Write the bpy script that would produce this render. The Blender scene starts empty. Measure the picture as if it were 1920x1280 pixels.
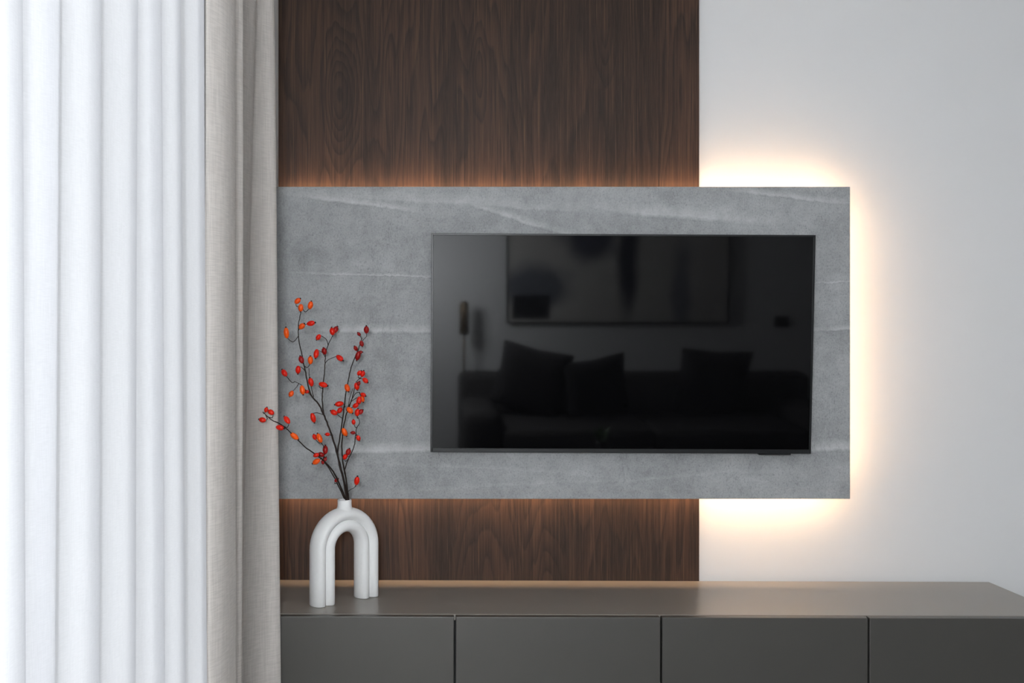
import bpy, bmesh, math, random
from mathutils import Vector, Matrix

random.seed(7)
scene = bpy.context.scene
C = scene.collection

# ------------------------------------------------------------------ camera, world, light, exposure
F = 1960.0                      # focal length in pixels of the 1920x1280 frame
VX, VY = 785.0, 640.0           # where the optical axis meets the frame (shifted lens)
CZ = 1.345                      # camera height
cam_d = bpy.data.cameras.new('camera')
cam_d.sensor_width = 36.0
cam_d.lens = F / 1920.0 * 36.0
cam_d.shift_x = (960.0 - VX) / 1920.0
cam_d.clip_start = 0.05
cam = bpy.data.objects.new('camera', cam_d)
cam.location = (0, 0, CZ)
cam.rotation_euler = (math.pi / 2, 0, 0)
C.objects.link(cam)
scene.camera = cam

world = bpy.data.worlds.new('overcast_sky')
world.use_nodes = True
scene.world = world
bg = world.node_tree.nodes['Background']
bg.inputs['Color'].default_value = (0.94, 0.97, 1.0, 1)
bg.inputs['Strength'].default_value = 1.22

vs = scene.view_settings
vs.view_transform = 'Standard'
vs.look = 'None'
vs.gamma = 1.0
vs.use_curve_mapping = False
vs.exposure = 0.48
scene.cycles.use_denoising = True
scene.cycles.use_adaptive_sampling = True
scene.cycles.adaptive_threshold = 0.06
scene.cycles.use_light_tree = False
scene.cycles.max_bounces = 7
scene.cycles.diffuse_bounces = 4
scene.cycles.glossy_bounces = 3
scene.cycles.transmission_bounces = 4
scene.cycles.transparent_max_bounces = 8
scene.cycles.caustics_reflective = False
scene.cycles.caustics_refractive = False

WALL_L, WALL_R, WALL_B, WALL_F, CEIL = -0.56, 5.4, -1.05, 3.53, 2.75
WIN_Y0, WIN_Y1, WIN_Z0, WIN_Z1 = -0.85, 2.35, 0.06, 2.6

portal = bpy.data.lights.new('window_portal', 'AREA')     # guides sampling of the sky through the window opening
portal.shape = 'RECTANGLE'
portal.size = WIN_Y1 - WIN_Y0
portal.size_y = WIN_Z1 - WIN_Z0
portal.cycles.is_portal = True
po = bpy.data.objects.new('window_portal', portal)
po.location = (WALL_L - 0.16, (WIN_Y0 + WIN_Y1) / 2, (WIN_Z0 + WIN_Z1) / 2)
po.rotation_euler = (math.pi / 2, 0, -math.pi / 2)
C.objects.link(po)

LED_COL = (1.0, 0.62, 0.34)
LED_POWER = 50.0
FILL_GLOBE = 130.0  # strength of the added fill light behind the camera

# ------------------------------------------------------------------ helpers
def at(px, py, Y):
    return Vector(((px - VX) * Y / F, Y, CZ - (py - VY) * Y / F))

def mesh_from(name, bm, smooth=False):
    me = bpy.data.meshes.new(name)
    bmesh.ops.recalc_face_normals(bm, faces=bm.faces[:])
    bm.to_mesh(me)
    bm.free()
    if smooth:
        for p in me.polygons:
            p.use_smooth = True
    return me

def link(name, me, mat=None, parent=None, world_coords=False):
    o = bpy.data.objects.new(name, me)
    C.objects.link(o)
    if mat and me and not me.materials:
        me.materials.append(mat)
    if parent:
        o.parent = parent
        if world_coords:
            o.matrix_parent_inverse = Matrix.Translation(parent.location).inverted()
    return o

def empty(name, loc, rot=(0, 0, 0)):
    o = bpy.data.objects.new(name, None)
    o.empty_display_size = 0.1
    o.location = loc
    o.rotation_euler = rot
    C.objects.link(o)
    return o

def tag(o, label, cat, group=None, kind=None):
    o['label'] = label
    if cat: o['category'] = cat
    if group: o['group'] = group
    if kind: o['kind'] = kind
    return o

def struct(o, label=None):
    o['kind'] = 'structure'
    if label: o['label'] = label
    return o

def bx(bm, x0, x1, y0, y1, z0, z1, bevel=0.0, seg=2):
    vs_ = [bm.verts.new(p) for p in ((x0,y0,z0),(x1,y0,z0),(x1,y1,z0),(x0,y1,z0),(x0,y0,z1),(x1,y0,z1),(x1,y1,z1),(x0,y1,z1))]
    fs = [bm.faces.new([vs_[i] for i in f]) for f in ((0,3,2,1),(4,5,6,7),(0,1,5,4),(1,2,6,5),(2,3,7,6),(3,0,4,7))]
    if bevel > 0:
        es = list({e for f in fs for e in f.edges})
        bmesh.ops.bevel(bm, geom=es, offset=bevel, segments=seg, affect='EDGES', profile=0.5)

def box(name, dims, mat, parent=None, bevel=0.0, seg=2, world_coords=False, smooth=False):
    bm = bmesh.new()
    bx(bm, *dims, bevel=bevel, seg=seg)
    return link(name, mesh_from(name, bm, smooth), mat, parent, world_coords)

def tube_bm(bm, pts, radii, n=7, cap=True):
    pts = [Vector(p) for p in pts]
    rings = []
    up = Vector((0.13, 1, 0.21)).normalized()
    for i, p in enumerate(pts):
        d = (pts[min(i + 1, len(pts) - 1)] - pts[max(i - 1, 0)]).normalized()
        a = d.cross(up)
        if a.length < 1e-4: a = d.cross(Vector((1, 0, 0)))
        a.normalize()
        b = d.cross(a).normalized()
        r = radii[i] if isinstance(radii, (list, tuple)) else radii
        rings.append([bm.verts.new(p + (a * math.cos(2*math.pi*k/n) + b * math.sin(2*math.pi*k/n)) * r) for k in range(n)])
    for i in range(len(rings) - 1):
        for k in range(n):
            bm.faces.new((rings[i][k], rings[i][(k+1) % n], rings[i+1][(k+1) % n], rings[i+1][k]))
    if cap:
        bm.faces.new(rings[0][::-1]); bm.faces.new(rings[-1])

def catmull(P, n):
    P = [Vector(p) for p in P]
    Q = [2*P[0] - P[1]] + P + [2*P[-1] - P[-2]]
    out = []
    for i in range(len(P) - 1):
        p0, p1, p2, p3 = Q[i:i+4]
        for k in range(n):
            t = k / n
            out.append(0.5 * ((2*p1) + (p2-p0)*t + (2*p0-5*p1+4*p2-p3)*t*t + (3*p1-p0-3*p2+p3)*t**3))
    out.append(P[-1])
    return out

def lathe(bm, prof, n=32, close=False):
    rings = [[bm.verts.new((r*math.cos(2*math.pi*k/n), r*math.sin(2*math.pi*k/n), z)) for k in range(n)] for r, z in prof]
    for i in range(len(rings) - 1):
        for k in range(n):
            bm.faces.new((rings[i][k], rings[i][(k+1) % n], rings[i+1][(k+1) % n], rings[i+1][k]))
    return rings

# ------------------------------------------------------------------ materials
class NT:
    def __init__(self, name):
        self.m = bpy.data.materials.new(name)
        self.m.use_nodes = True
        self.t = self.m.node_tree
        self.b = self.t.nodes['Principled BSDF']
        self.out = self.t.nodes['Material Output']
    def n(self, typ, **kw):
        nd = self.t.nodes.new(typ)
        for k, v in kw.items():
            if k in ('operation','blend_type','data_type','noise_dimensions','wave_type','bands_direction','feature','interpolation','clamp','wave_profile','use_clamp','normalize'):
                setattr(nd, k, v)
            else:
                key = k.replace('_', ' ')
                s = nd.inputs[key] if key in nd.inputs else nd.inputs[int(k[1:])]
                self.set(s, v)
        return nd
    def set(self, sock, v):
        if isinstance(v, bpy.types.NodeSocket): self.t.links.new(v, sock)
        elif isinstance(v, bpy.types.Node): self.t.links.new(v.outputs[0], sock)
        else: sock.default_value = v
    def math(self, op, a, b=0.0, c=0.0, clamp=False):
        nd = self.t.nodes.new('ShaderNodeMath'); nd.operation = op; nd.use_clamp = clamp
        for i, v in enumerate((a, b, c)): self.set(nd.inputs[i], v)
        return nd.outputs[0]
    def coord(self, scale=(1,1,1), loc=(0,0,0)):
        tc = self.t.nodes.new('ShaderNodeTexCoord')
        mp = self.t.nodes.new('ShaderNodeMapping')
        mp.inputs['Scale'].default_value = scale
        mp.inputs['Location'].default_value = loc
        self.t.links.new(tc.outputs['Object'], mp.inputs['Vector'])
        return mp.outputs[0]
    def xyz(self):
        tc = self.t.nodes.new('ShaderNodeTexCoord')
        s = self.t.nodes.new('ShaderNodeSeparateXYZ')
        self.t.links.new(tc.outputs['Object'], s.inputs[0])
        return s.outputs
    def noise(self, vec, scale=1.0, detail=4.0, rough=0.5, dist=0.0):
        nd = self.t.nodes.new('ShaderNodeTexNoise')
        self.t.links.new(vec, nd.inputs['Vector'])
        nd.inputs['Scale'].default_value = scale
        nd.inputs['Detail'].default_value = detail
        nd.inputs['Roughness'].default_value = rough
        nd.inputs['Distortion'].default_value = dist
        return nd.outputs['Fac']
    def ramp(self, fac, stops):
        nd = self.t.nodes.new('ShaderNodeValToRGB')
        el = nd.color_ramp.elements
        while len(el) < len(stops): el.new(0.5)
        for e, (p, c) in zip(el, stops):
            e.position = p
            e.color = (c, c, c, 1) if isinstance(c, (int, float)) else (*c, 1)
        self.set(nd.inputs[0], fac)
        return nd.outputs[0]
    def mix(self, fac, a, b, blend='MIX'):
        nd = self.t.nodes.new('ShaderNodeMix'); nd.data_type = 'RGBA'; nd.blend_type = blend
        self.set(nd.inputs[0], fac)
        for s, v in ((nd.inputs[6], a), (nd.inputs[7], b)):
            if isinstance(v, tuple) and len(v) == 3: v = (*v, 1)
            self.set(s, v)
        return nd.outputs[2]
    def bump(self, h, strength, dist=0.001):
        nd = self.t.nodes.new('ShaderNodeBump')
        nd.inputs['Strength'].default_value = strength
        nd.inputs['Distance'].default_value = dist
        self.set(nd.inputs['Height'], h)
        self.t.links.new(nd.outputs[0], self.b.inputs['Normal'])
        return nd.outputs[0]
    def p(self, **kw):
        for k, v in kw.items():
            if isinstance(v, tuple) and len(v) == 3: v = (*v, 1)
            self.set(self.b.inputs[k.replace('_', ' ')], v)
        return self

def simple(name, col, rough=0.5, metal=0.0, spec=0.5, var=0.06, scale=30.0):
    g = NT(name)
    n = g.noise(g.coord(), scale, 3.0)
    c = g.mix(n, tuple(v * (1 - var) for v in col), tuple(min(1, v * (1 + var)) for v in col))
    g.p(Base_Color=c, Roughness=rough, Metallic=metal)
    g.b.inputs['Specular IOR Level'].default_value = spec
    return g.m

def m_plaster(name, col):
    g = NT(name)
    n = g.noise(g.coord(), 260, 3, 0.6)
    n2 = g.noise(g.coord(), 1.6, 2)
    c = g.mix(n2, tuple(v*0.985 for v in col), col)
    g.p(Base_Color=c, Roughness=0.75)
    g.b.inputs['Specular IOR Level'].default_value = 0.25
    g.bump(n, 0.06, 0.0006)
    return g.m

def m_wood():
    g = NT('dark_oak_veneer')
    # contour lines of a field stretched along the grain give cathedral figure and rings
    f1 = g.noise(g.coord((4.6, 1, 0.62), (3.1, 0, 0.42)), 1.0, 2.5, 0.45, 0.35)
    # a few growth ovals (knot figure) in the veneer
    X, Y, Z = g.xyz()
    for x0, z0, rx, rz, amp in ((-0.259, 2.18, 0.042, 0.17, 0.26), (0.20, 2.25, 0.026, 0.14, 0.15), (-0.10, 2.22, 0.022, 0.20, 0.12), (0.62, 2.40, 0.03, 0.18, 0.14)):
        dx = g.math('MULTIPLY_ADD', X, 1 / rx, -x0 / rx)
        dz = g.math('MULTIPLY_ADD', Z, 1 / rz, -z0 / rz)
        d2 = g.math('ADD', g.math('MULTIPLY', dx, dx), g.math('MULTIPLY', dz, dz))
        f1 = g.math('MULTIPLY_ADD', g.math('EXPONENT', g.math('MULTIPLY', d2, -1.0)), amp, f1)
    wob = g.noise(g.coord((34, 1, 2.2)), 1.0, 3, 0.5)
    fw = g.math('ADD', g.math('MULTIPLY', f1, 21.0), g.math('MULTIPLY', wob, 0.9))
    ring = g.math('FRACT', fw)
    ring = g.ramp(ring, [(0.0, 0.0), (0.10, 0.25), (0.55, 0.9), (0.88, 1.0), (1.0, 0.0)])
    broad = g.noise(g.coord((7.5, 1, 0.16), (1.7, 0, 0)), 1.0, 2, 0.5)
    mid = g.noise(g.coord((70, 1, 0.6)), 1.0, 4, 0.62)
    pore = g.noise(g.coord((250, 1, 3.6)), 1.0, 3, 0.65)
    fine = g.noise(g.coord((900, 1, 24.0)), 1.0, 2, 0.6)
    base = g.mix(g.ramp(broad, [(0.32, 0.0), (0.66, 1.0)]), (0.020, 0.0110, 0.0078), (0.074, 0.037, 0.0235))
    base = g.mix(g.ramp(mid, [(0.3, 0.0), (0.7, 1.0)]), g.mix(0.55, base, (0.023, 0.0135, 0.0105)), g.mix(0.3, base, (0.120, 0.066, 0.040)))
    base = g.mix(g.math('MULTIPLY', g.math('SUBTRACT', 1.0, ring), 0.72), base, (0.014, 0.010, 0.0085))
    p_ = g.ramp(pore, [(0.30, 1.0), (0.45, 0.0)])
    base = g.mix(g.math('MULTIPLY', p_, 0.85), base, (0.014, 0.010, 0.009))
    hi = g.ramp(pore, [(0.55, 0.0), (0.75, 1.0)])
    base = g.mix(g.math('MULTIPLY', hi, 0.50), base, (0.16, 0.088, 0.052))
    base = g.mix(g.ramp(fine, [(0.45, 0.0), (0.8, 0.35)]), base, (0.105, 0.060, 0.040))
    g.p(Base_Color=base, Roughness=0.55)
    g.b.inputs['Specular IOR Level'].default_value = 0.3
    h = g.math('ADD', g.math('MULTIPLY', pore, 1.0), g.math('MULTIPLY', ring, 0.4))
    g.bump(h, 0.35, 0.0008)
    return g.m

def m_stone():
    g = NT('grey_stone_slab')
    X, Y, Z = g.xyz()
    co = g.coord()
    big = g.noise(g.coord((1.0, 1, 1.7), (0.35, 0, 0.2)), 2.2, 5, 0.6, 0.6)
    mott = g.noise(g.coord((1, 1, 1)), 15, 6, 0.72, 0.3)
    grit = g.noise(co, 170, 3, 0.75)
    grit2 = g.noise(g.coord((1.6, 1, 0.9), (5, 3, 1)), 150, 3, 0.7, 0.8)
    col = g.mix(g.ramp(big, [(0.3, 0.0), (0.72, 1.0)]), (0.28, 0.287, 0.290), (0.48, 0.491, 0.494))
    col = g.mix(g.ramp(mott, [(0.3, 0.0), (0.7, 1.0)]), g.mix(0.32, col, (0.15, 0.155, 0.16)), g.mix(0.28, col, (0.58, 0.59, 0.595)))
    col = g.mix(g.ramp(grit2, [(0.34, 0.45), (0.48, 0.0)]), col, (0.17, 0.175, 0.18))
    col = g.mix(g.ramp(grit, [(0.54, 0.0), (0.74, 0.62)]), col, (0.50, 0.51, 0.52))
    col = g.mix(g.ramp(grit, [(0.24, 0.65), (0.44, 0.0)]), col, (0.11, 0.115, 0.12))
    # pale sediment veins: z = z0 + slope*(x-xc) + warp, faded out along x
    warp = g.math('MULTIPLY', g.math('SUBTRACT', g.noise(g.coord((2.2, 1, 0.3)), 1.0, 3, 0.55), 0.5), 0.085)
    rag = g.math('MULTIPLY', g.math('SUBTRACT', g.noise(co, 60, 3, 0.6), 0.5), 0.016)
    #        z0 (above camera)  slope   xc    half-length  thickness  strength
    veins = [(0.452, -0.13, -0.20, 0.26, 0.011, 0.55),
             (0.455, -0.05, 0.10, 0.60, 0.016, 0.30),
             (0.405, -0.30, 0.32, 0.24, 0.012, 0.45),
             (0.418, -0.10, 0.85, 0.34, 0.020, 0.50),
             (0.475, -0.10, 1.22, 0.22, 0.010, 0.50),
             (0.215, -0.03, -0.12, 0.32, 0.0035, 0.55),
             (0.035, -0.01, -0.12, 0.34, 0.014, 0.50),
             (0.040, 0.01, 1.42, 0.20, 0.008, 0.50),
             (0.195, 0.00, 1.40, 0.18, 0.003, 0.45),
             (-0.355, 0.03, -0.10, 0.34, 0.015, 0.50),
             (-0.352, 0.0, 1.38, 0.20, 0.018, 0.55),
             (-0.46, 0.05, 0.55, 0.9, 0.006, 0.14),
             (-0.42, -0.06, 0.25, 0.6, 0.006, 0.16)]
    wr = g.math('SUBTRACT', g.math('ADD', Z, g.math('MULTIPLY', warp, 0.55)), g.math('MULTIPLY', rag, -1.0))
    acc, acl = 0.0, 0.0
    for z0, sl, xc, hl, th, st in veins:
        zz = g.math('SUBTRACT', wr, g.math('MULTIPLY_ADD', X, sl, z0 - sl * xc))
        # soft above, crisp below
        up = g.math('MULTIPLY_ADD', zz, -1.0 / (th * 1.9), 1.0, clamp=True)
        dn = g.math('MULTIPLY_ADD', zz, 1.0 / (th * 0.6), 1.0, clamp=True)
        dx = g.math('MULTIPLY_ADD', X, 1.0 / hl, -xc / hl)
        fx = g.math('MULTIPLY', g.math('SUBTRACT', 1.0, g.math('MULTIPLY', dx, dx), clamp=True), st)
        acc = g.math('MAXIMUM', acc, g.math('MULTIPLY', g.math('MULTIPLY', up, dn), fx))
        if st > 0.4:      # darker hairline right under the vein
            ln = g.math('MULTIPLY_ADD', g.math('ABSOLUTE', g.math('ADD', zz, th * 0.75)), -1.0 / 0.0035, 1.0, clamp=True)
            acl = g.math('MAXIMUM', acl, g.math('MULTIPLY', ln, fx))
    col = g.mix(g.math('MULTIPLY', acc, g.ramp(mott, [(0.25, 0.45), (0.6, 1.0)])), col, (0.70, 0.715, 0.715))
    col = g.mix(g.math('MULTIPLY', acl, 0.22), col, (0.13, 0.135, 0.14))
    # short near-vertical cracks
    cr = g.noise(g.coord((9.0, 1, 2.6), (2, 0, 7)), 2.0, 5, 0.62, 0.5)
    crk = g.math('SUBTRACT', 1.0, g.math('DIVIDE', g.math('ABSOLUTE', g.math('SUBTRACT', cr, 0.5)), 0.010), clamp=True)
    msk = g.ramp(g.noise(g.coord((1, 1, 1), (9, 0, 2)), 5.0, 2), [(0.52, 0.0), (0.62, 1.0)])
    col = g.mix(g.math('MULTIPLY', g.math('MULTIPLY', crk, msk), 0.35), col, (0.12, 0.125, 0.13))
    # pin holes
    pin = g.n('ShaderNodeTexVoronoi', Vector=co, Scale=62.0)
    pm = g.ramp(g.noise(co, 7.0, 2), [(0.58, 0.0), (0.68, 1.0)])
    ph = g.math('MULTIPLY', g.ramp(pin.outputs['Distance'], [(0.04, 1.0), (0.10, 0.0)]), pm)
    col = g.mix(g.math('MULTIPLY', ph, 0.45), col, (0.07, 0.075, 0.08))
    g.p(Base_Color=col, Roughness=0.62)
    g.b.inputs['Specular IOR Level'].default_value = 0.35
    g.bump(g.math('ADD', grit, g.math('MULTIPLY', ph, -1.2)), 0.35, 0.0012)
    return g.m

def m_cloth(name, col, trans, transp, weave=1.0, rough=0.9, slub=0.10, scale=1.0):
    """woven cloth: diffuse front, light let through (translucent), open weave (transparent)"""
    g = NT(name)
    thr = g.noise(g.coord((60*scale, 60*scale, 900*scale)), 1.0, 0, 0.6)
    thr2 = g.noise(g.coord((700*scale, 700*scale, 26*scale)), 1.0, 0, 0.6)
    both = g.math('MULTIPLY', g.math('ADD', thr, thr2), 0.5)
    c = g.mix(g.ramp(both, [(0.36, 0.0), (0.64, 1.0)]), tuple(v*(1-slub) for v in col), tuple(min(1, v*(1+slub)) for v in col))
    g.p(Base_Color=c, Roughness=rough)
    g.b.inputs['Specular IOR Level'].default_value = 0.1
    bn = g.bump(both, 0.3*weave, 0.0006)
    tr = g.t.nodes.new('ShaderNodeBsdfTranslucent')
    g.set(tr.inputs['Color'], c)
    mx = g.t.nodes.new('ShaderNodeMixShader')
    mx.inputs[0].default_value = trans
    g.t.links.new(g.b.outputs[0], mx.inputs[1]); g.t.links.new(tr.outputs[0], mx.inputs[2])
    last = mx
    if transp > 0:
        tp = g.t.nodes.new('ShaderNodeBsdfTransparent')
        m2 = g.t.nodes.new('ShaderNodeMixShader')
        g.set(m2.inputs[0], g.ramp(both, [(0.38, transp * 1.06), (0.62, transp * 0.94)]))
        g.t.links.new(mx.outputs[0], m2.inputs[1]); g.t.links.new(tp.outputs[0], m2.inputs[2])
        last = m2
    g.t.links.new(last.outputs[0], g.out.inputs['Surface'])
    return g.m

def m_emit(name, col, strength):
    g = NT(name)
    e = g.t.nodes.new('ShaderNodeEmission')
    e.inputs[0].default_value = (*col, 1)
    e.inputs[1].default_value = strength
    g.t.links.new(e.outputs[0], g.out.inputs['Surface'])
    return g.m

def m_berry(name, c0, c1):
    g = NT(name)
    oi = g.t.nodes.new('ShaderNodeObjectInfo')
    n = g.noise(g.coord(), 1.6, 2)
    f = g.math('ADD', g.math('MULTIPLY', oi.outputs['Random'], 0.5), g.math('MULTIPLY', n, 0.5))
    g.p(Base_Color=g.mix(f, c0, c1), Roughness=0.33)
    g.b.inputs['Specular IOR Level'].default_value = 0.35
    g.b.inputs['Subsurface Weight'].default_value = 0.0
    g.b.inputs['Coat Weight'].default_value = 0.0
    g.b.inputs['Coat Roughness'].default_value = 0.15
    return g.m

M = {}
M['wall'] = m_plaster('white_wall_paint', (0.84, 0.845, 0.85))
M['ceil'] = m_plaster('white_ceiling_paint', (0.85, 0.85, 0.85))
M['wood'] = m_wood()
M['stone'] = m_stone()
M['slab_edge'] = simple('slab_edge_grey', (0.28, 0.28, 0.28), 0.6)
M['sheer'] = m_cloth('white_sheer_voile', (0.93, 0.935, 0.955), 0.74, 0.24, 0.15, slub=0.012, scale=1.6)
M['drape'] = m_cloth('greige_linen_drape', (0.60, 0.560, 0.525), 0.04, 0.0, 1.0, slub=0.08, scale=0.6)
M['lacquer'] = simple('taupe_metallic_lacquer', (0.115, 0.110, 0.102), 0.40, 0.5, 0.5, 0.03, 400)
M['top_lacquer'] = simple('taupe_satin_top', (0.29, 0.268, 0.238), 0.32, 0.15, 0.7, 0.03, 400)
M['dark'] = simple('cabinet_inside_black', (0.012, 0.012, 0.012), 0.7)
M['ceramic'] = simple('matt_white_ceramic', (0.92, 0.92, 0.915), 0.5, 0, 0.4, 0.015, 120)
M['bark'] = simple('dark_brown_twig', (0.022, 0.013, 0.009), 0.65, 0, 0.3, 0.5, 300)
M['berry_orange'] = m_berry('orange_red_hip', (0.92, 0.060, 0.004), (0.96, 0.125, 0.006))
M['berry_red'] = m_berry('red_hip', (0.70, 0.008, 0.003), (0.86, 0.022, 0.004))
M['berry_dark'] = m_berry('dark_red_hip', (0.27, 0.006, 0.006), (0.40, 0.010, 0.008))
M['calyx'] = simple('black_hip_tip', (0.03, 0.008, 0.006), 0.7)
M['bezel'] = simple('black_anodised_bezel', (0.010, 0.0105, 0.012), 0.38, 0.0, 0.5)
M['tvback'] = simple('black_plastic_housing', (0.015, 0.015, 0.015), 0.6)
g = NT('black_glass_screen')
nz = g.noise(g.coord(), 3.0, 2)
g.p(Base_Color=g.mix(nz, (0.0022, 0.0022, 0.0026), (0.0028, 0.0028, 0.0032)), Roughness=0.04)
g.b.inputs['Specular IOR Level'].default_value = 0.37
M['screen'] = g.m
M['frame'] = simple('white_window_frame', (0.75, 0.75, 0.75), 0.4)
M['led'] = m_emit('warm_white_led', LED_COL, LED_POWER)
M['alu'] = simple('aluminium_profile', (0.6, 0.6, 0.6), 0.4, 0.8)
M['fill_em'] = m_emit('fill_globe_glow', (0.93, 0.97, 1.0), FILL_GLOBE)
M['floor'] = simple('pale_oak_floor', (0.22, 0.21, 0.20), 0.45, 0, 0.4, 0.2, 4)
M['sofa'] = simple('charcoal_sofa_fabric', (0.075, 0.072, 0.072), 0.9, 0, 0.2, 0.2, 300)
M['cushion'] = simple('black_cushion_fabric', (0.030, 0.030, 0.032), 0.9, 0, 0.2, 0.2, 300)
M['cushion2'] = simple('slate_cushion_fabric', (0.055, 0.053, 0.056), 0.9, 0, 0.2, 0.2, 300)
M['brass'] = simple('dark_bronze', (0.16, 0.11, 0.06), 0.45, 0.6)
M['leaf'] = simple('green_leaf', (0.06, 0.16, 0.03), 0.5, 0, 0.4, 0.3, 60)
M['plastic_dark'] = simple('dark_plastic', (0.02, 0.02, 0.02), 0.5)
g = NT('thin_window_glass')
tp = g.t.nodes.new('ShaderNodeBsdfTransparent')
gl = g.t.nodes.new('ShaderNodeBsdfGlossy'); gl.inputs['Roughness'].default_value = 0.02
ms = g.t.nodes.new('ShaderNodeMixShader')
lw = g.t.nodes.new('ShaderNodeFresnel'); lw.inputs[0].default_value = 1.25
g.t.links.new(lw.outputs[0], ms.inputs[0]); g.t.links.new(tp.outputs[0], ms.inputs[1]); g.t.links.new(gl.outputs[0], ms.inputs[2])
g.t.links.new(ms.outputs[0], g.out.inputs['Surface'])
M['glass'] = g.m
# abstract canvas
g = NT('abstract_canvas_paint')
X, Y_, Z = g.xyz()
def blob(cx, cz, rx, rz, soft=0.5, nscale=5.0, amp=0.6):
    dx = g.math('DIVIDE', g.math('SUBTRACT', X, cx), rx); dz = g.math('DIVIDE', g.math('SUBTRACT', Z, cz), rz)
    d = g.math('SQRT', g.math('ADD', g.math('MULTIPLY', dx, dx), g.math('MULTIPLY', dz, dz)))
    d = g.math('ADD', d, g.math('MULTIPLY', g.math('SUBTRACT', g.noise(g.coord(), nscale, 3), 0.5), amp))
    return g.ramp(d, [(max(0, 0.75 - soft / 2), 1.0), (min(1, 0.75 + soft / 2), 0.0)])
c = g.mix(g.noise(g.coord(), 2.5, 3), (0.52, 0.50, 0.48), (0.62, 0.60, 0.57))
def block(x0, x1, z0, z1, e=0.02):
    a_ = g.math('MULTIPLY', g.math('DIVIDE', g.math('SUBTRACT', X, x0), e, clamp=True), g.math('DIVIDE', g.math('SUBTRACT', x1, X), e, clamp=True))
    b_ = g.math('MULTIPLY', g.math('DIVIDE', g.math('SUBTRACT', Z, z0), e, clamp=True), g.math('DIVIDE', g.math('SUBTRACT', z1, Z), e, clamp=True))
    return g.math('MULTIPLY', a_, b_)
c = g.mix(blob(0.20, -0.20, 0.34, 0.20, 0.5, 4.0, 0.9), c, (0.16, 0.17, 0.20))
c = g.mix(block(0.02, 0.32, -0.46, -0.26), c, (0.012, 0.013, 0.017))
c = g.mix(blob(0.60, 0.16, 0.30, 0.22, 0.5, 4.0, 0.8), c, (0.10, 0.105, 0.14))
c = g.mix(blob(0.88, 0.02, 0.10, 0.70, 0.6, 4.0, 0.7), c, (0.05, 0.055, 0.075))
c = g.mix(blob(1.28, -0.25, 0.10, 0.45, 0.6, 4.0, 0.9), c, (0.26, 0.27, 0.31))
g.p(Base_Color=c, Roughness=0.8)
M['canvas'] = g.m

# ------------------------------------------------------------------ room shell
T = 0.15
struct(box('floor', (WALL_L - T, WALL_R + T, WALL_B - T, WALL_F + T, -0.1, 0.0), M['floor']), 'pale floor of the living room')
struct(box('ceiling', (WALL_L - T, WALL_R + T, WALL_B - T, WALL_F + T, CEIL, CEIL + 0.1), M['ceil']), 'white ceiling of the living room')
struct(box('wall_front', (WALL_L - T, WALL_R + T, WALL_F, WALL_F + T, 0, CEIL), M['wall']), 'white painted wall behind the television panel')
struct(box('wall_back', (WALL_L - T, WALL_R + T, WALL_B - T, WALL_B, 0, CEIL), M['wall']), 'white wall behind the sofa, mirrored in the screen')
struct(box('wall_right', (WALL_R, WALL_R + T, WALL_B, WALL_F, 0, CEIL), M['wall']), 'white wall at the far right')
bm = bmesh.new()
bx(bm, WALL_L - T, WALL_L, WALL_B, WIN_Y0, 0, CEIL)
bx(bm, WALL_L - T, WALL_L, WIN_Y1, WALL_F, 0, CEIL)
bx(bm, WALL_L - T, WALL_L, WIN_Y0, WIN_Y1, WIN_Z1, CEIL)
bx(bm, WALL_L - T, WALL_L, WIN_Y0, WIN_Y1, 0, WIN_Z0)
struct(link('wall_left', mesh_from('wall_left', bm), M['wall']), 'white wall with the tall window behind the curtains')
struct(box('added_dimming_wall', (WALL_L - 2.2, WALL_L - T, 2.6, 2.75, 0, CEIL), m_plaster('dimming_wall_render', (0.6, 0.6, 0.6))), 'added wall outside the window that dims the view through the sheer')  # added outside to darken what shows through the sheer
# window
w = struct(empty('window_1', (WALL_L - 0.10, (WIN_Y0 + WIN_Y1) / 2, WIN_Z0)), 'tall window behind the sheer curtain')
def wbox(name, y0, y1, z0, z1, mat, x0=WALL_L - 0.13, x1=WALL_L - 0.07):
    return box(name, (x0, x1, y0, y1, z0, z1), mat, w, 0.0, 2, True)
fr = 0.05
wbox('frame_jamb', WIN_Y0, WIN_Y0 + fr, WIN_Z0, WIN_Z1, M['frame'])
wbox('frame_jamb', WIN_Y1 - fr, WIN_Y1, WIN_Z0, WIN_Z1, M['frame'])
wbox('frame_head', WIN_Y0 + fr, WIN_Y1 - fr, WIN_Z1 - fr, WIN_Z1, M['frame'])
wbox('frame_sill', WIN_Y0 + fr, WIN_Y1 - fr, WIN_Z0, WIN_Z0 + fr, M['frame'])
wbox('pane', WIN_Y0 + fr, WIN_Y1 - fr, WIN_Z0 + fr, WIN_Z1 - fr, M['glass'], WALL_L - 0.101, WALL_L - 0.100)

# ------------------------------------------------------------------ wood panel on the wall
WOOD_Y = 3.495
wx0, wx1 = (522 - VX) * WOOD_Y / F, (1311 - VX) * WOOD_Y / F
wp = box('wood_wall_panel', (wx0 - 0.0, wx1, WOOD_Y, WALL_F, 0.0, CEIL), M['wood'], None, 0.0008, 1)
tag(wp, 'dark brown oak veneer wall panel with vertical grain behind the grey slab', 'wall panel')

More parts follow.
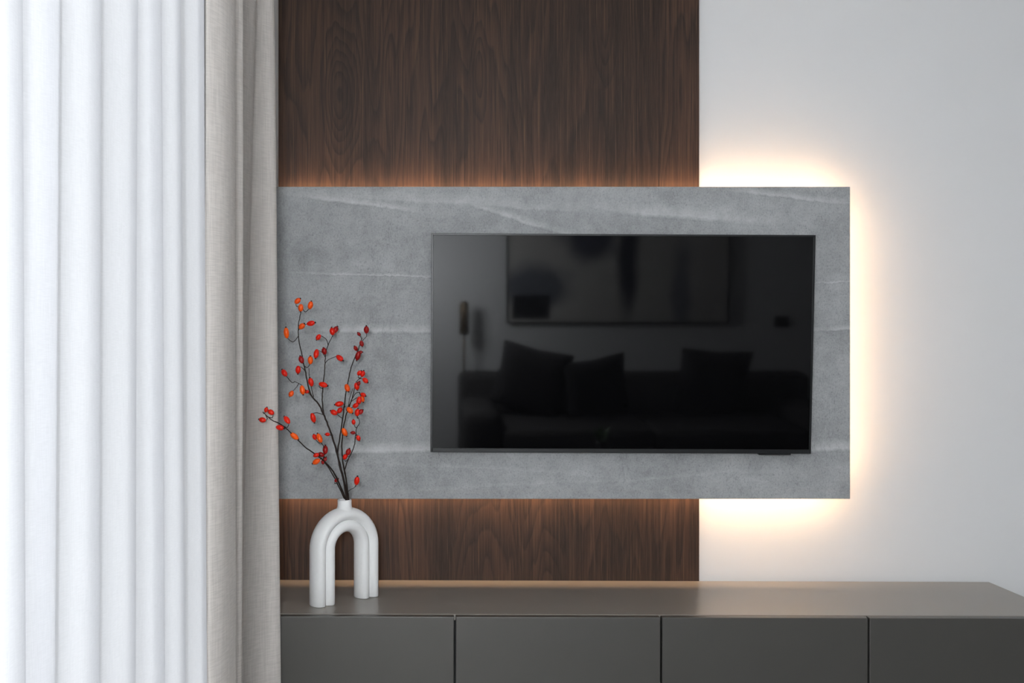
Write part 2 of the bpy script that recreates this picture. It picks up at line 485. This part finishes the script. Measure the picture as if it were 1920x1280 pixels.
# ------------------------------------------------------------------ grey stone slab floating in front, led strips on its back
SL_Y, SL_T = 3.44, 0.02
sx0, sx1 = -0.475, (1594 - VX) * SL_Y / F
sz0, sz1 = CZ - (935 - VY) * SL_Y / F, CZ + (VY - 350) * SL_Y / F
sp = tag(empty('stone_feature_panel', (0, SL_Y, CZ)), 'wide grey stone-look slab floating off the wall behind the television, lit from behind', 'wall panel')
box('slab', (sx0, sx1, 0.0, SL_T, sz0 - CZ, sz1 - CZ), M['stone'], sp, 0.0008, 1)
gap0 = SL_Y + SL_T
ins = 0.034
def led(x0, x1, z0, z1, side):
    """aluminium ledge on the slab's back; the tape lies on its outward face"""
    o = box('led_profile', (x0, x1, gap0, gap0 + (0.013 if side == 'down' else 0.007), z0, z1), M['alu'], sp, 0, 1, True)
    y0, y1, e, k = gap0 + 0.001, gap0 + 0.0055, 0.0010, 0.0028
    if side == 'up': q = ((x0, y0, z1 + e + k), (x1, y0, z1 + e + k), (x1, y1, z1 + e), (x0, y1, z1 + e))
    elif side == 'down': q = ((x0, y0, z0 - e), (x0, y1 + 0.0065, z0 - e), (x1, y1 + 0.0065, z0 - e), (x1, y0, z0 - e))
    else: q = ((x1 + e + k, y0, z0), (x1 + e, y1, z0), (x1 + e, y1, z1), (x1 + e + k, y0, z1))
    bm = bmesh.new()
    bm.faces.new([bm.verts.new(p) for p in q])
    link('led_tape', mesh_from('led_tape', bm), M['led'], o)
ins = 0.018
led(sx0 + 0.03, sx1 - ins - 0.008, sz1 - ins - 0.006, sz1 - ins, 'up')
led(sx0 + 0.03, sx1 - ins - 0.008, sz0 + 0.042, sz0 + 0.048, 'down')
led(sx1 - ins - 0.006, sx1 - ins, sz0 + 0.052, sz1 - ins - 0.010, 'right')
for x in (-0.3, 0.1, 0.5, 0.9):
    box('batten', (x - 0.02, x + 0.02, gap0, WOOD_Y - 0.0006, sz0 + 0.12, sz1 - 0.12), M['tvback'], sp, 0, 1, True)

# ------------------------------------------------------------------ television
tv_w = 1.231
tv_top = at(808, 437.5, 3.348); tv_bot = at(808, 847.5, 3.381)
tv_h = (tv_top - tv_bot).length
tilt = math.asin((3.381 - 3.348) / tv_h)
tc_ = (tv_top + tv_bot) / 2 + Vector((tv_w / 2, 0, 0))
tv = tag(empty('television', tc_ - Vector((0, 0, 0.0022)), (tilt, 0.0046, 0)), 'large black flat-screen television switched off, mounted on the grey slab', 'television')
hw, hh = tv_w / 2, tv_h / 2
bz = 0.0062
box('bezel', (-hw, -hw + bz, 0, 0.022, -hh, hh), M['bezel'], tv, 0.0008, 1)
box('bezel', (hw - bz, hw, 0, 0.022, -hh, hh), M['bezel'], tv, 0.0008, 1)
box('bezel', (-hw + bz, hw - bz, 0, 0.022, hh - bz, hh), M['bezel'], tv, 0.0008, 1)
bb = box('bottom_bar', (-hw + bz, hw - bz, -0.001, 0.024, -hh, -hh + 0.013), M['bezel'], tv, 0.0015, 2)
box('screen', (-hw + bz, hw - bz, 0.0025, 0.010, -hh + 0.013, hh - bz), M['screen'], tv)
sens = box('sensor_bar', (hw - 0.167, hw - 0.064, 0.002, 0.020, -hh - 0.0055, -hh), M['bezel'], tv, 0.001, 1)
box('back_housing', (-hw + 0.03, hw - 0.03, 0.022, 0.036, -hh + 0.02, hh - 0.02), M['tvback'], tv, 0.004, 1)
box('wall_bracket', (-0.2, 0.2, 0.036, 0.066, -0.1, 0.1), M['tvback'], tv)

# ------------------------------------------------------------------ sideboard
CAB_H = 0.7996                      # camera above the top
CAB_T = CZ - CAB_H
CAB_F, CAB_B = 3.061, 3.4945
seams = [(852 - VX), (1239 - VX), (1628 - VX)]
DF = 3.032
sX = [s * DF / F for s in seams]
pitch = (sX[2] - sX[0]) / 2
cx0, cx1 = sX[0] - pitch, (1853 - VX) * CAB_B / F
midx = 0.65
sb = tag(empty('sideboard', (midx, CAB_F, 0), (0, 0.0030, 0)), 'long low taupe sideboard with satin top and four handleless doors', 'sideboard')
box('top', (cx0 - midx, cx1 - midx, 0, CAB_B - CAB_F, CAB_T - 0.018, CAB_T), M['top_lacquer'], sb, 0.0007, 1)
box('carcass', (cx0 + 0.003 - midx, cx1 - 0.003 - midx, 0.004, CAB_B - CAB_F, 0.10, CAB_T - 0.0185), M['dark'], sb)
box('side_panel', (cx1 - 0.0028 - midx, cx1 - midx, 0.0, CAB_B - CAB_F, 0.10, CAB_T - 0.0185), M['lacquer'], sb)
box('plinth', (cx0 + 0.04 - midx, cx1 - 0.04 - midx, 0.05, CAB_B - CAB_F - 0.02, 0.0, 0.10), M['dark'], sb)
edges = [cx0] + sX + [sX[2] + pitch]
for i in range(4):
    a, b = edges[i] + 0.0028, edges[i + 1] - 0.0028
    box('door', (a - midx, b - midx, DF - CAB_F, -0.004, 0.10, CAB_T - 0.0005), M['lacquer'], sb, 0.0016, 2)

# ------------------------------------------------------------------ curtains
def curtain(name, top_pts, bot_pts, z1, z0, mat, nseg=10, nz=36, wig=0.002, shape=1.0, thick=0.0):
    A = catmull([(x, y, 0) for x, y in top_pts], nseg)
    B = catmull([(x, y, 0) for x, y in bot_pts], nseg)
    bm = bmesh.new()
    rows = []
    for j in range(nz + 1):
        t = j / nz
        s = t ** shape
        row = []
        for i in range(len(A)):
            p = A[i].lerp(B[i], s)
            k = wig * math.sin(i * 0.21 + t * 5.0) * math.sin(math.pi * t)
            row.append(bm.verts.new((p.x + k, p.y + wig * 0.8 * math.sin(i * 0.13 + t * 7.3), z1 + (z0 - z1) * t)))
        rows.append(row)
    for j in range(nz):
        for i in range(len(A) - 1):
            bm.faces.new((rows[j][i], rows[j][i+1], rows[j+1][i+1], rows[j+1][i]))
    o = link(name, mesh_from(name, bm, True), mat)
    if thick:
        md = o.modifiers.new('cloth_thickness', 'SOLIDIFY'); md.thickness = thick; md.offset = 0
    return o

def crest_y(px, X):            # where a fold whose crest lies at depth-line X shows at column px
    return F * (-X) / (VX - px)

# sheer: crest columns at the top and the bottom of the picture, then on past the camera
SXC, SXV = -0.415, -0.466
tops = [377, 335, 296, 263, 193, 117, 36, -45, -130]
bots = [392, 351, 312, 250, 180, 97, 53, -40, -130]
cols_end = 2.09
def sheer_pts(cols):
    pts = [(SXV - 0.006, 2.30), (SXV - 0.004, 2.18), (SXV, cols_end + 0.02)]
    ys = [crest_y(c, SXC) for c in cols]
    y = ys[-1]
    while y > 0.42:
        y -= 0.105
        ys.append(y)
    for k, y in enumerate(ys):
        nxt = ys[k + 1] if k + 1 < len(ys) else y - 0.1
        dlt = y - nxt
        wv = 0.006 * math.sin(k * 2.3)
        pts += [(SXC - 0.026, y - 0.032), (SXC - 0.009, y + 0.002), (SXC, y), (SXC - 0.010 + wv, y - dlt * 0.40), (SXV + 0.014 + wv, y - dlt * 0.80), (SXV, y - dlt * 0.99)]
    return pts
# extrapolate the fold columns from the picture's top/bottom to the cloth's ends
ZT, ZB = CEIL - 0.005, 0.012
sh = curtain('sheer_curtain', sheer_pts(tops), sheer_pts(bots), ZT, ZB, M['sheer'], 7, 36, 0.0012)
tag(sh, 'translucent white sheer curtain in soft vertical folds glowing with daylight', 'curtain')

dt = [(-0.430, 2.10), (-0.424, 2.085), (-0.416, 2.09), (-0.400, 2.13), (-0.390, 2.18), (-0.392, 2.215), (-0.425, 2.225), (-0.455, 2.26), (-0.430, 2.31), (-0.399, 2.345), (-0.403, 2.37),
      (-0.46, 2.39), (-0.490, 2.50), (-0.490, 2.66), (-0.445, 2.715), (-0.412, 2.755), (-0.418, 2.785), (-0.465, 2.80), (-0.480, 2.87), (-0.445, 2.935), (-0.422, 2.965), (-0.423, 2.99), (-0.45, 3.008), (-0.49, 3.012)]
db = [(-0.430, 2.10), (-0.424, 2.085), (-0.415, 2.09), (-0.398, 2.13), (-0.388, 2.19), (-0.390, 2.235), (-0.425, 2.245), (-0.445, 2.28), (-0.428, 2.32), (-0.402, 2.345), (-0.406, 2.37),
      (-0.46, 2.39), (-0.490, 2.48), (-0.496, 2.62), (-0.495, 2.72), (-0.494, 2.80), (-0.493, 2.86), (-0.492, 2.90), (-0.485, 2.925), (-0.435, 2.978), (-0.400, 2.998), (-0.393, 3.010), (-0.41, 3.020), (-0.47, 3.022)]
dr = curtain('linen_drape', dt, db, ZT, ZB, M['drape'], 9, 44, 0.0015, 0.75)
tag(dr, 'greige linen drape gathered in heavy folds between the sheer curtain and the wood panel', 'curtain')

# ------------------------------------------------------------------ arch vase
VY0 = CAB_H * F / (1127 - VY)
vloc = at(646, 1127, VY0)
vth = math.radians(40)
zt = CAB_T - (vloc.x - midx) * 0.0030
vase = tag(empty('arch_vase', (vloc.x, vloc.y, zt + 0.0005), (0, 0, 0)), 'matt white ceramic vase shaped as two nested arches on the sideboard', 'vase')
vase.rotation_euler = (0, 0, vth)
K = VY0 / 3.2
def arch(name, R, leg, a, b, n=26):
    """bent tube: two straight legs and a half circle; a = radius in the arch plane, b = across it"""
    path = []
    for t in (0.0, 0.012, 0.5, 1.0):
        path.append((Vector((-R, 0, leg * t)), Vector((1, 0, 0))))
    for k in range(1, 24):
        an = math.pi - math.pi * k / 24
        path.append((Vector((R * math.cos(an), 0, leg + R * math.sin(an))), Vector((-math.cos(an), 0, -math.sin(an)))))
    for t in (1.0, 0.5, 0.012, 0.0):
        path.append((Vector((R, 0, leg * t)), Vector((-1, 0, 0))))
    bm = bmesh.new()
    rings = []
    for i, (p, inw) in enumerate(path):
        s = 0.94 if i in (0, len(path) - 1) else 1.0
        rings.append([bm.verts.new(p + inw * a * s * math.cos(2*math.pi*k/n) + Vector((0, b * s * math.sin(2*math.pi*k/n), 0))) for k in range(n)])
    for i in range(len(rings) - 1):
        for k in range(n):
            bm.faces.new((rings[i][k], rings[i][(k+1) % n], rings[i+1][(k+1) % n], rings[i+1][k]))
    bm.faces.new(rings[0]); bm.faces.new(rings[-1][::-1])
    return link(name, mesh_from(name, bm, True), M['ceramic'], vase)
arch('outer_arch', 0.0995*K, 0.1655*K, 0.0205*K, 0.0315*K)
arch('inner_arch', 0.0650*K, 0.1655*K, 0.0200*K, 0.0300*K)
bm = bmesh.new()
nz0 = 0.270*K
prof = [(0.030, nz0), (0.0245, nz0 + 0.010), (0.0222, nz0 + 0.018), (0.0215, nz0 + 0.026), (0.0218, nz0 + 0.036), (0.0210, nz0 + 0.0385), (0.0170, nz0 + 0.0385), (0.0155, nz0 + 0.036), (0.0150, nz0 + 0.012)]
lathe(bm, prof, 36)
link('neck', mesh_from('neck', bm, True), M['ceramic'], vase)
bm = bmesh.new()
bmesh.ops.create_circle(bm, cap_ends=True, radius=0.0155, segments=24)
for v in bm.verts: v.co.z += nz0 + 0.020
link('neck_shade_disc', mesh_from('neck_shade_disc', bm), M['dark'], vase)  # black disc across the neck, stands in for the shade inside
NECK = Vector((vloc.x, vloc.y, zt + nz0))

# ------------------------------------------------------------------ berry branches
def hip_mesh(name, mat):
    bm = bmesh.new()
    prof = [(0.0, -0.5), (0.10, -0.475), (0.185, -0.37), (0.255, -0.18), (0.275, 0.0), (0.262, 0.16), (0.215, 0.31), (0.135, 0.43), (0.07, 0.475), (0.0, 0.49)]
    rings = lathe(bm, [(max(r, 0.004), z) for r, z in prof], 12)
    bm.faces.new(rings[0]); bm.faces.new(rings[-1])
    me = mesh_from(name, bm, True)
    me.materials.append(mat)
    return me
HIP = {k: hip_mesh('hip_' + k, M['berry_' + k]) for k in ('orange', 'red', 'dark')}
bm = bmesh.new()
r_ = lathe(bm, [(0.02, 0.40), (0.085, 0.455), (0.075, 0.53), (0.10, 0.575), (0.02, 0.56)], 7)
bm.faces.new(r_[0]); bm.faces.new(r_[-1])
CALYX = mesh_from('calyx', bm, True)
CALYX.materials.append(M['calyx'])

def dist_pt(P, q):
    best = None
    for i in range(len(P) - 1):
        a, b = P[i], P[i + 1]
        t = max(0, min(1, (q - a).dot(b - a) / max(1e-9, (b - a).length_squared)))
        c = a.lerp(b, t)
        d = (c - q).length
        if best is None or d < best[0]: best = (d, c)
    return best[1]

def branch(label, stems, berries):
    """stems: list of (pixel path, depth at start, depth at end, radius0, radius1); berries: (px, py, angle, length px, kind)"""
    y0 = NECK.y
    root = tag(empty('berry_branch', NECK), label, 'branch', 'red berry branches in the vase')
    paths = []
    for i, (pp, d0, d1, r0, r1) in enumerate(stems):
        n = len(pp)
        pts = [at(px, py, y0 + d0 + (d1 - d0) * (k / (n - 1)) ** 1.0) for k, (px, py) in enumerate(pp)]
        sm = catmull(pts, 4)
        # slight crook at the nodes
        for k in range(1, len(sm) - 1):
            sm[k] = sm[k] + Vector((random.uniform(-1, 1), random.uniform(-1, 1), 0)) * 0.0008
        if i == 0 or pp[0][1] > 935:
            sm = [Vector((NECK.x + (sm[0].x - NECK.x) * 0.5, y0, NECK.z + 0.004))] + sm
        rad = [r0 + (r1 - r0) * k / (len(sm) - 1) for k in range(len(sm))]
        bm = bmesh.new(); tube_bm(bm, sm, rad, 7)
        link('stem' if i == 0 else 'side_stem', mesh_from('stem', bm, True), M['bark'], root, True)
        paths.append(sm)
    allp = paths
    for (px, py, ang, ln, kind) in berries:
        # depth: that of the stem passing nearest, plus a little
        ref = None
        for P in allp:
            for q in P:
                qx, qy = VX + q.x * F / q.y, VY - (q.z - CZ) * F / q.y
                d = (qx - px) ** 2 + (qy - py) ** 2
                if ref is None or d < ref[0]: ref = (d, q, P)
        off = random.uniform(-0.018, 0.006)
        Yb = ref[1].y + off
        c = at(px, py, Yb)
        L = ln * Yb / F * 1.05
        a = math.radians(ang)
        ax = Vector((math.cos(a), random.uniform(-0.45, 0.2), math.sin(a))).normalized()
        att = dist_pt(ref[2], c)
        low = dist_pt(ref[2], c - Vector((0, 0, 0.012)))
        if (c + ax * L / 2 - att).length < (c - ax * L / 2 - att).length:
            ax = -ax
        o = link('berry', HIP[kind], None, root)
        o.matrix_parent_inverse = Matrix.Translation(root.location).inverted()
        o.location = c
        wdt = max(0.9, min(1.35, 9.8 / (0.55 * ln)))
        o.rotation_mode = 'QUATERNION'
        o.rotation_quaternion = ax.to_track_quat('Z', 'Y')
        o.scale = (L * wdt, L * wdt, L)
        t = link('calyx', CALYX, None, o)
        e0 = c - ax * L * 0.49
        att = low
        gap = (att - e0).length
        mid = e0.lerp(att, 0.5) - ax * gap * 0.25 + Vector((0, 0, -0.15 * gap))
        bm = bmesh.new()
        tube_bm(bm, catmull([e0 + ax * 0.002, mid, att], 4), [0.0010] * 4 + [0.0011] * 4 + [0.0014], 5)
        link('twig', mesh_from('twig', bm, True), M['bark'], root, True)
    return root

O, R_, D = 'orange', 'red', 'dark'
branch('red-berried branch bending far left across the linen drape',
       [([(650, 940), (640, 915), (628, 889), (615, 872), (604, 861), (588, 849), (572, 838), (557, 823), (545, 811), (534, 801), (521, 792), (511, 788), (500, 779), (493, 772)], 0.0, -0.34, 0.0026, 0.0010),
        ([(646, 935), (632, 905), (618, 880), (607, 862), (609, 850), (607, 838), (602, 828)], 0.0, -0.06, 0.0020, 0.0009)],
       [(499, 768, 70, 10, R_), (508, 772.5, -30, 13, R_), (492, 787, 170, 13, R_), (525, 801.5, -10, 16, R_), (538, 787, -50, 17, R_), (552, 817.5, -40, 18, O),
        (590, 819, 110, 11, R_), (599, 821, -65, 18, O), (593, 853, 20, 11, R_), (602, 852, -20, 12, D), (593, 865, 30, 16, O), (610, 843, 90, 16, D), (609, 861, 60, 10, D), (605, 866, 100, 8, D), (631, 900, 40, 9, D)])
branch('tallest red-berried branch, forked, rising on the left of the vase',
       [([(652, 940), (645, 905), (637, 872), (631, 846), (624, 822), (615, 797), (606, 775), (597, 757), (585, 743), (579, 728), (575, 708), (571, 688), (566, 665), (561, 642), (559, 622), (561, 602), (564, 585), (566, 572)], 0.0, -0.10, 0.0034, 0.0010),
        ([(608, 780), (605, 760), (604.5, 738), (607, 712), (609, 690), (610, 672), (612, 656), (618, 641), (624, 628)], -0.015, 0.05, 0.0022, 0.0010),
        ([(592, 751), (582, 740), (575, 734), (566, 722), (553, 715)], -0.03, -0.10, 0.0014, 0.0008),
        ([(588, 747), (586, 735), (581, 712), (579, 690)], -0.03, -0.07, 0.0013, 0.0008)],
       [(558, 564, 40, 13, O), (564, 577, 85, 14, O), (582, 572, 75, 15, O), (566, 611.5, 45, 14, O), (583, 606, 10, 16, R_), (537, 624, 95, 20, O),
        (582, 675, 90, 15, O), (565, 674, 110, 14, D), (559, 693, 85, 15, R_), (533, 699, -55, 15, R_), (583, 716, 105, 16, R_), (567, 731, 100, 17, O), (575, 734, 0, 9, R_), (546, 738, 60, 12, O),
        (597, 632, 55, 12, R_), (623, 621, 100, 14, R_), (629, 618, 60, 14, D), (593, 663, 80, 17, R_), (608, 658, 105, 13, D), (637, 671, -35, 16, R_), (606, 721, -15, 17, R_),
        (587, 783, -75, 18, R_), (614, 814, 0, 9, R_)])
branch('straight red-berried branch leaning right, dark berries at its tip',
       [([(653, 940), (646, 905), (638, 872), (633, 850), (637, 822), (641, 795), (645, 765), (649, 735), (654, 707), (661, 682), (669, 662), (675, 645), (679, 634)], 0.0, 0.05, 0.0030, 0.0011),
        ([(676, 643), (682, 636), (687, 630), (687, 624)], 0.05, 0.05, 0.0010, 0.0008)],
       [(673, 626, 130, 8, D), (687, 618, 90, 14, D), (678, 644, 105, 11, D), (667, 653, 120, 10, D), (676, 660, 0, 8, D), (671, 667, 75, 17, D),
        (651, 727, -70, 15, O), (636, 757, 10, 16, R_), (626, 773, -25, 14, R_), (637, 769, 55, 12, R_)])
branch('red-berried branch thick with berries on the right of the vase',
       [([(654, 940), (650, 905), (644, 872), (641, 845), (642, 815), (645, 795), (650, 775), (657, 757), (663, 737), (667, 718), (675, 708)], 0.0, -0.04, 0.0028, 0.0010),
        ([(648, 780), (654, 762), (660, 748), (667, 737), (674, 735)], -0.02, 0.0, 0.0014, 0.0009),
        ([(651, 772), (654, 757), (657, 742), (662, 728)], -0.02, 0.02, 0.0011, 0.0008)],
       [(674, 699, 50, 11, R_), (680, 700.5, 70, 12, R_), (685, 713, -40, 12, R_), (672, 719, 60, 10, D), (669, 724, 100, 14, R_),
        (681, 740, -25, 11, R_), (679, 748, 110, 12, O), (673, 751, 75, 16, R_), (667, 760, 30, 12, R_), (656, 769, -45, 14, O), (646, 810, -65, 16, O)])
branch('short red-berried branch curving out lowest on the right',
       [([(655, 940), (651, 915), (648, 895), (646, 882), (652, 863), (660, 846), (665, 832), (667, 815), (669, 802), (674, 793), (672, 783)], 0.0, -0.09, 0.0020, 0.0009),
        ([(652, 922), (658, 917), (664, 914), (667, 910)], 0.0, -0.03, 0.0009, 0.0008)],
       [(670, 773, 80, 14, R_), (676, 772, 40, 12, D), (663, 791, 95, 10, R_), (662, 811, 0, 9, D), (672, 821, 110, 11, R_), (653, 847, 70, 13, D), (647, 856, 65, 11, R_), (669, 901, 80, 17, R_)])

# ------------------------------------------------------------------ the other side of the room (seen mirrored in the screen)
def pillow(name, w_, h_, d_, loc, rot, mat, label):
    bm = bmesh.new()
    bmesh.ops.create_grid(bm, x_segments=14, y_segments=14, size=0.5)
    top = bm.verts[:]
    dup = bmesh.ops.duplicate(bm, geom=bm.faces[:] + bm.edges[:] + bm.verts[:])
    bot = [v for v in dup['geom'] if isinstance(v, bmesh.types.BMVert)]
    for vs_, s in ((top, 1), (bot, -1)):
        for v in vs_:
            u, q = v.co.x * 2, v.co.y * 2
            bulge = (max(0, 1 - u**4) * max(0, 1 - q**4)) ** 0.5
            pin = 1 - 0.07 * (1 - abs(u * q))
            v.co = Vector((u * w_/2 * (pin if abs(q) > 0 else 1), s * d_/2 * bulge, q * h_/2 * pin))
    bmesh.ops.remove_doubles(bm, verts=bm.verts[:], dist=0.002)
    o = link(name, mesh_from(name, bm, True), mat)
    o.location = loc; o.rotation_euler = rot
    return tag(o, label, 'cushion', 'cushions on the dark sofa')

sofa = tag(empty('sofa', (1.57, -0.62, 0)), 'dark charcoal sofa with low back, mirrored in the dark screen', 'sofa')
SW = 1.28
box('base', (-SW, SW, -0.40, 0.52, 0.08, 0.26), M['sofa'], sofa, 0.03, 3, smooth=True)
box('backrest', (-SW, SW, -0.42, -0.20, 0.26, 0.72), M['sofa'], sofa, 0.06, 4, smooth=True)
for s in (-1, 1):
    a, b = sorted((s * SW, s * (SW - 0.26)))
    box('arm', (a, b, -0.40, 0.52, 0.10, 0.55), M['sofa'], sofa, 0.08, 4, smooth=True)
for k in range(2):
    x0 = -SW + 0.26 + k * (SW - 0.26)
    box('seat_cushion', (x0 + 0.004, x0 + SW - 0.26 - 0.004, -0.20, 0.53, 0.26, 0.43), M['sofa'], sofa, 0.04, 3, smooth=True)
for sx in (-1, 1):
    for sy in (-0.34, 0.46):
        box('foot', (sx * (SW - 0.1) - 0.03, sx * (SW - 0.1) + 0.03, sy - 0.03, sy + 0.03, 0.0, 0.08), M['dark'], sofa)
pillow('cushion', 0.50, 0.50, 0.16, (0.80, -0.64, 0.70), (-0.30, 0.22, 0.12), M['cushion2'], 'slate cushion leaning at the window end of the sofa')
pillow('cushion', 0.44, 0.44, 0.15, (1.24, -0.55, 0.665), (-0.32, -0.18, -0.10), M['cushion'], 'black cushion in front of the slate one')
pillow('cushion', 0.50, 0.48, 0.16, (2.08, -0.62, 0.69), (-0.30, 0.05, 0.0), M['cushion2'], 'square dark cushion alone at the far end of the sofa')
cv = tag(empty('canvas_painting', (0.66, WALL_B + 0.03, 1.55)), 'wide abstract painting in pale and dark tones, mirrored in the screen', 'painting')
box('canvas', (0, 1.62, -0.025, 0.012, -0.47, 0.47), M['canvas'], cv)
for (a, b, c, d) in ((-0.012, 0, -0.482, 0.482), (1.62, 1.632, -0.482, 0.482), (0, 1.62, -0.482, -0.47), (0, 1.62, 0.47, 0.482)):
    box('frame_rail', (a, b, -0.03, 0.018, c, d), M['plastic_dark'], cv)
lp = tag(empty('floor_lamp', (0.33, -0.88, 0)), 'slim brass floor lamp beside the sofa, mirrored faintly in the screen', 'lamp')
bm = bmesh.new(); r1 = lathe(bm, [(0.001, 0.0), (0.13, 0.0), (0.13, 0.015), (0.012, 0.022)], 28)
link('base', mesh_from('base', bm), M['brass'], lp)
bm = bmesh.new(); tube_bm(bm, [(0, 0, 0.015), (0, 0, 0.7), (0, 0, 1.18)], 0.009, 10)
link('pole', mesh_from('pole', bm, True), M['brass'], lp)
bm = bmesh.new(); lathe(bm, [(0.015, 1.24), (0.032, 1.22), (0.036, 1.00), (0.034, 1.00), (0.030, 1.21), (0.0, 1.225)], 24)
link('shade', mesh_from('shade', bm, True), M['brass'], lp)
th = tag(empty('wall_thermostat', (2.70, WALL_B, 1.08)), 'small dark wall control above the sofa arm', 'thermostat')
box('body', (-0.05, 0.05, 0.0, 0.018, -0.04, 0.04), M['plastic_dark'], th, 0.004, 2)
box('display', (-0.03, 0.03, 0.018, 0.019, -0.02, 0.025), M['screen'], th)
# coffee table with a small plant
ct = tag(empty('coffee_table', (1.2, 0.95, 0)), 'low dark coffee table in front of the sofa', 'table')
box('tabletop', (-0.45, 0.45, -0.28, 0.28, 0.36, 0.39), M['dark'], ct, 0.004, 2)
for sx in (-0.40, 0.40):
    for sy in (-0.23, 0.23):
        box('leg', (sx - 0.018, sx + 0.018, sy - 0.018, sy + 0.018, 0, 0.36), M['dark'], ct)
pt = tag(empty('potted_plant', (1.02, 0.95, 0.39)), 'small green plant in a dark vase on the coffee table', 'plant')
bm = bmesh.new(); lathe(bm, [(0.001, 0), (0.035, 0), (0.045, 0.06), (0.028, 0.15), (0.03, 0.17), (0.024, 0.165), (0.02, 0.1)], 24)
link('vase', mesh_from('vase', bm, True), M['plastic_dark'], pt)
for k in range(9):
    a = k * 2.4
    d = Vector((math.cos(a), math.sin(a), 0)); sd = Vector((-d.y, d.x, 0))
    b0 = Vector((0, 0, 0.14)); tip = b0 + d * (0.05 + 0.012 * (k % 4)) + Vector((0, 0, 0.07 + 0.02 * (k % 3)))
    bm = bmesh.new()
    m0 = b0.lerp(tip, 0.6) + Vector((0, 0, 0.012))
    P = [b0, m0 + sd * 0.016, tip, m0 - sd * 0.016, m0 - Vector((0, 0, 0.004))]
    V_ = [bm.verts.new(p) for p in P]
    for f in ((0, 1, 4), (1, 2, 4), (2, 3, 4), (3, 0, 4)): bm.faces.new([V_[i] for i in f])
    link('leaf', mesh_from('leaf', bm), M['leaf'], pt)
# added glowing globe on a stand, unseen behind the camera, fills the room with light
gl_ = tag(empty('added_fill_globe', (-0.14, -0.20, 0)), 'added glowing fill globe on a slim stand, unseen behind the camera', 'lamp')
bm = bmesh.new(); lathe(bm, [(0.001, 0.0), (0.14, 0.0), (0.14, 0.012), (0.015, 0.02)], 32)
link('base', mesh_from('base', bm), M['brass'], gl_)
bm = bmesh.new(); tube_bm(bm, [(0, 0, 0.012), (0, 0, 0.6), (0, 0, 1.36)], 0.010, 12)
link('pole', mesh_from('pole', bm, True), M['brass'], gl_)
bm = bmesh.new(); bmesh.ops.create_uvsphere(bm, u_segments=32, v_segments=18, radius=0.15)
for v in bm.verts: v.co.z += 1.50
link('globe', mesh_from('globe', bm, True), M['fill_em'], gl_)
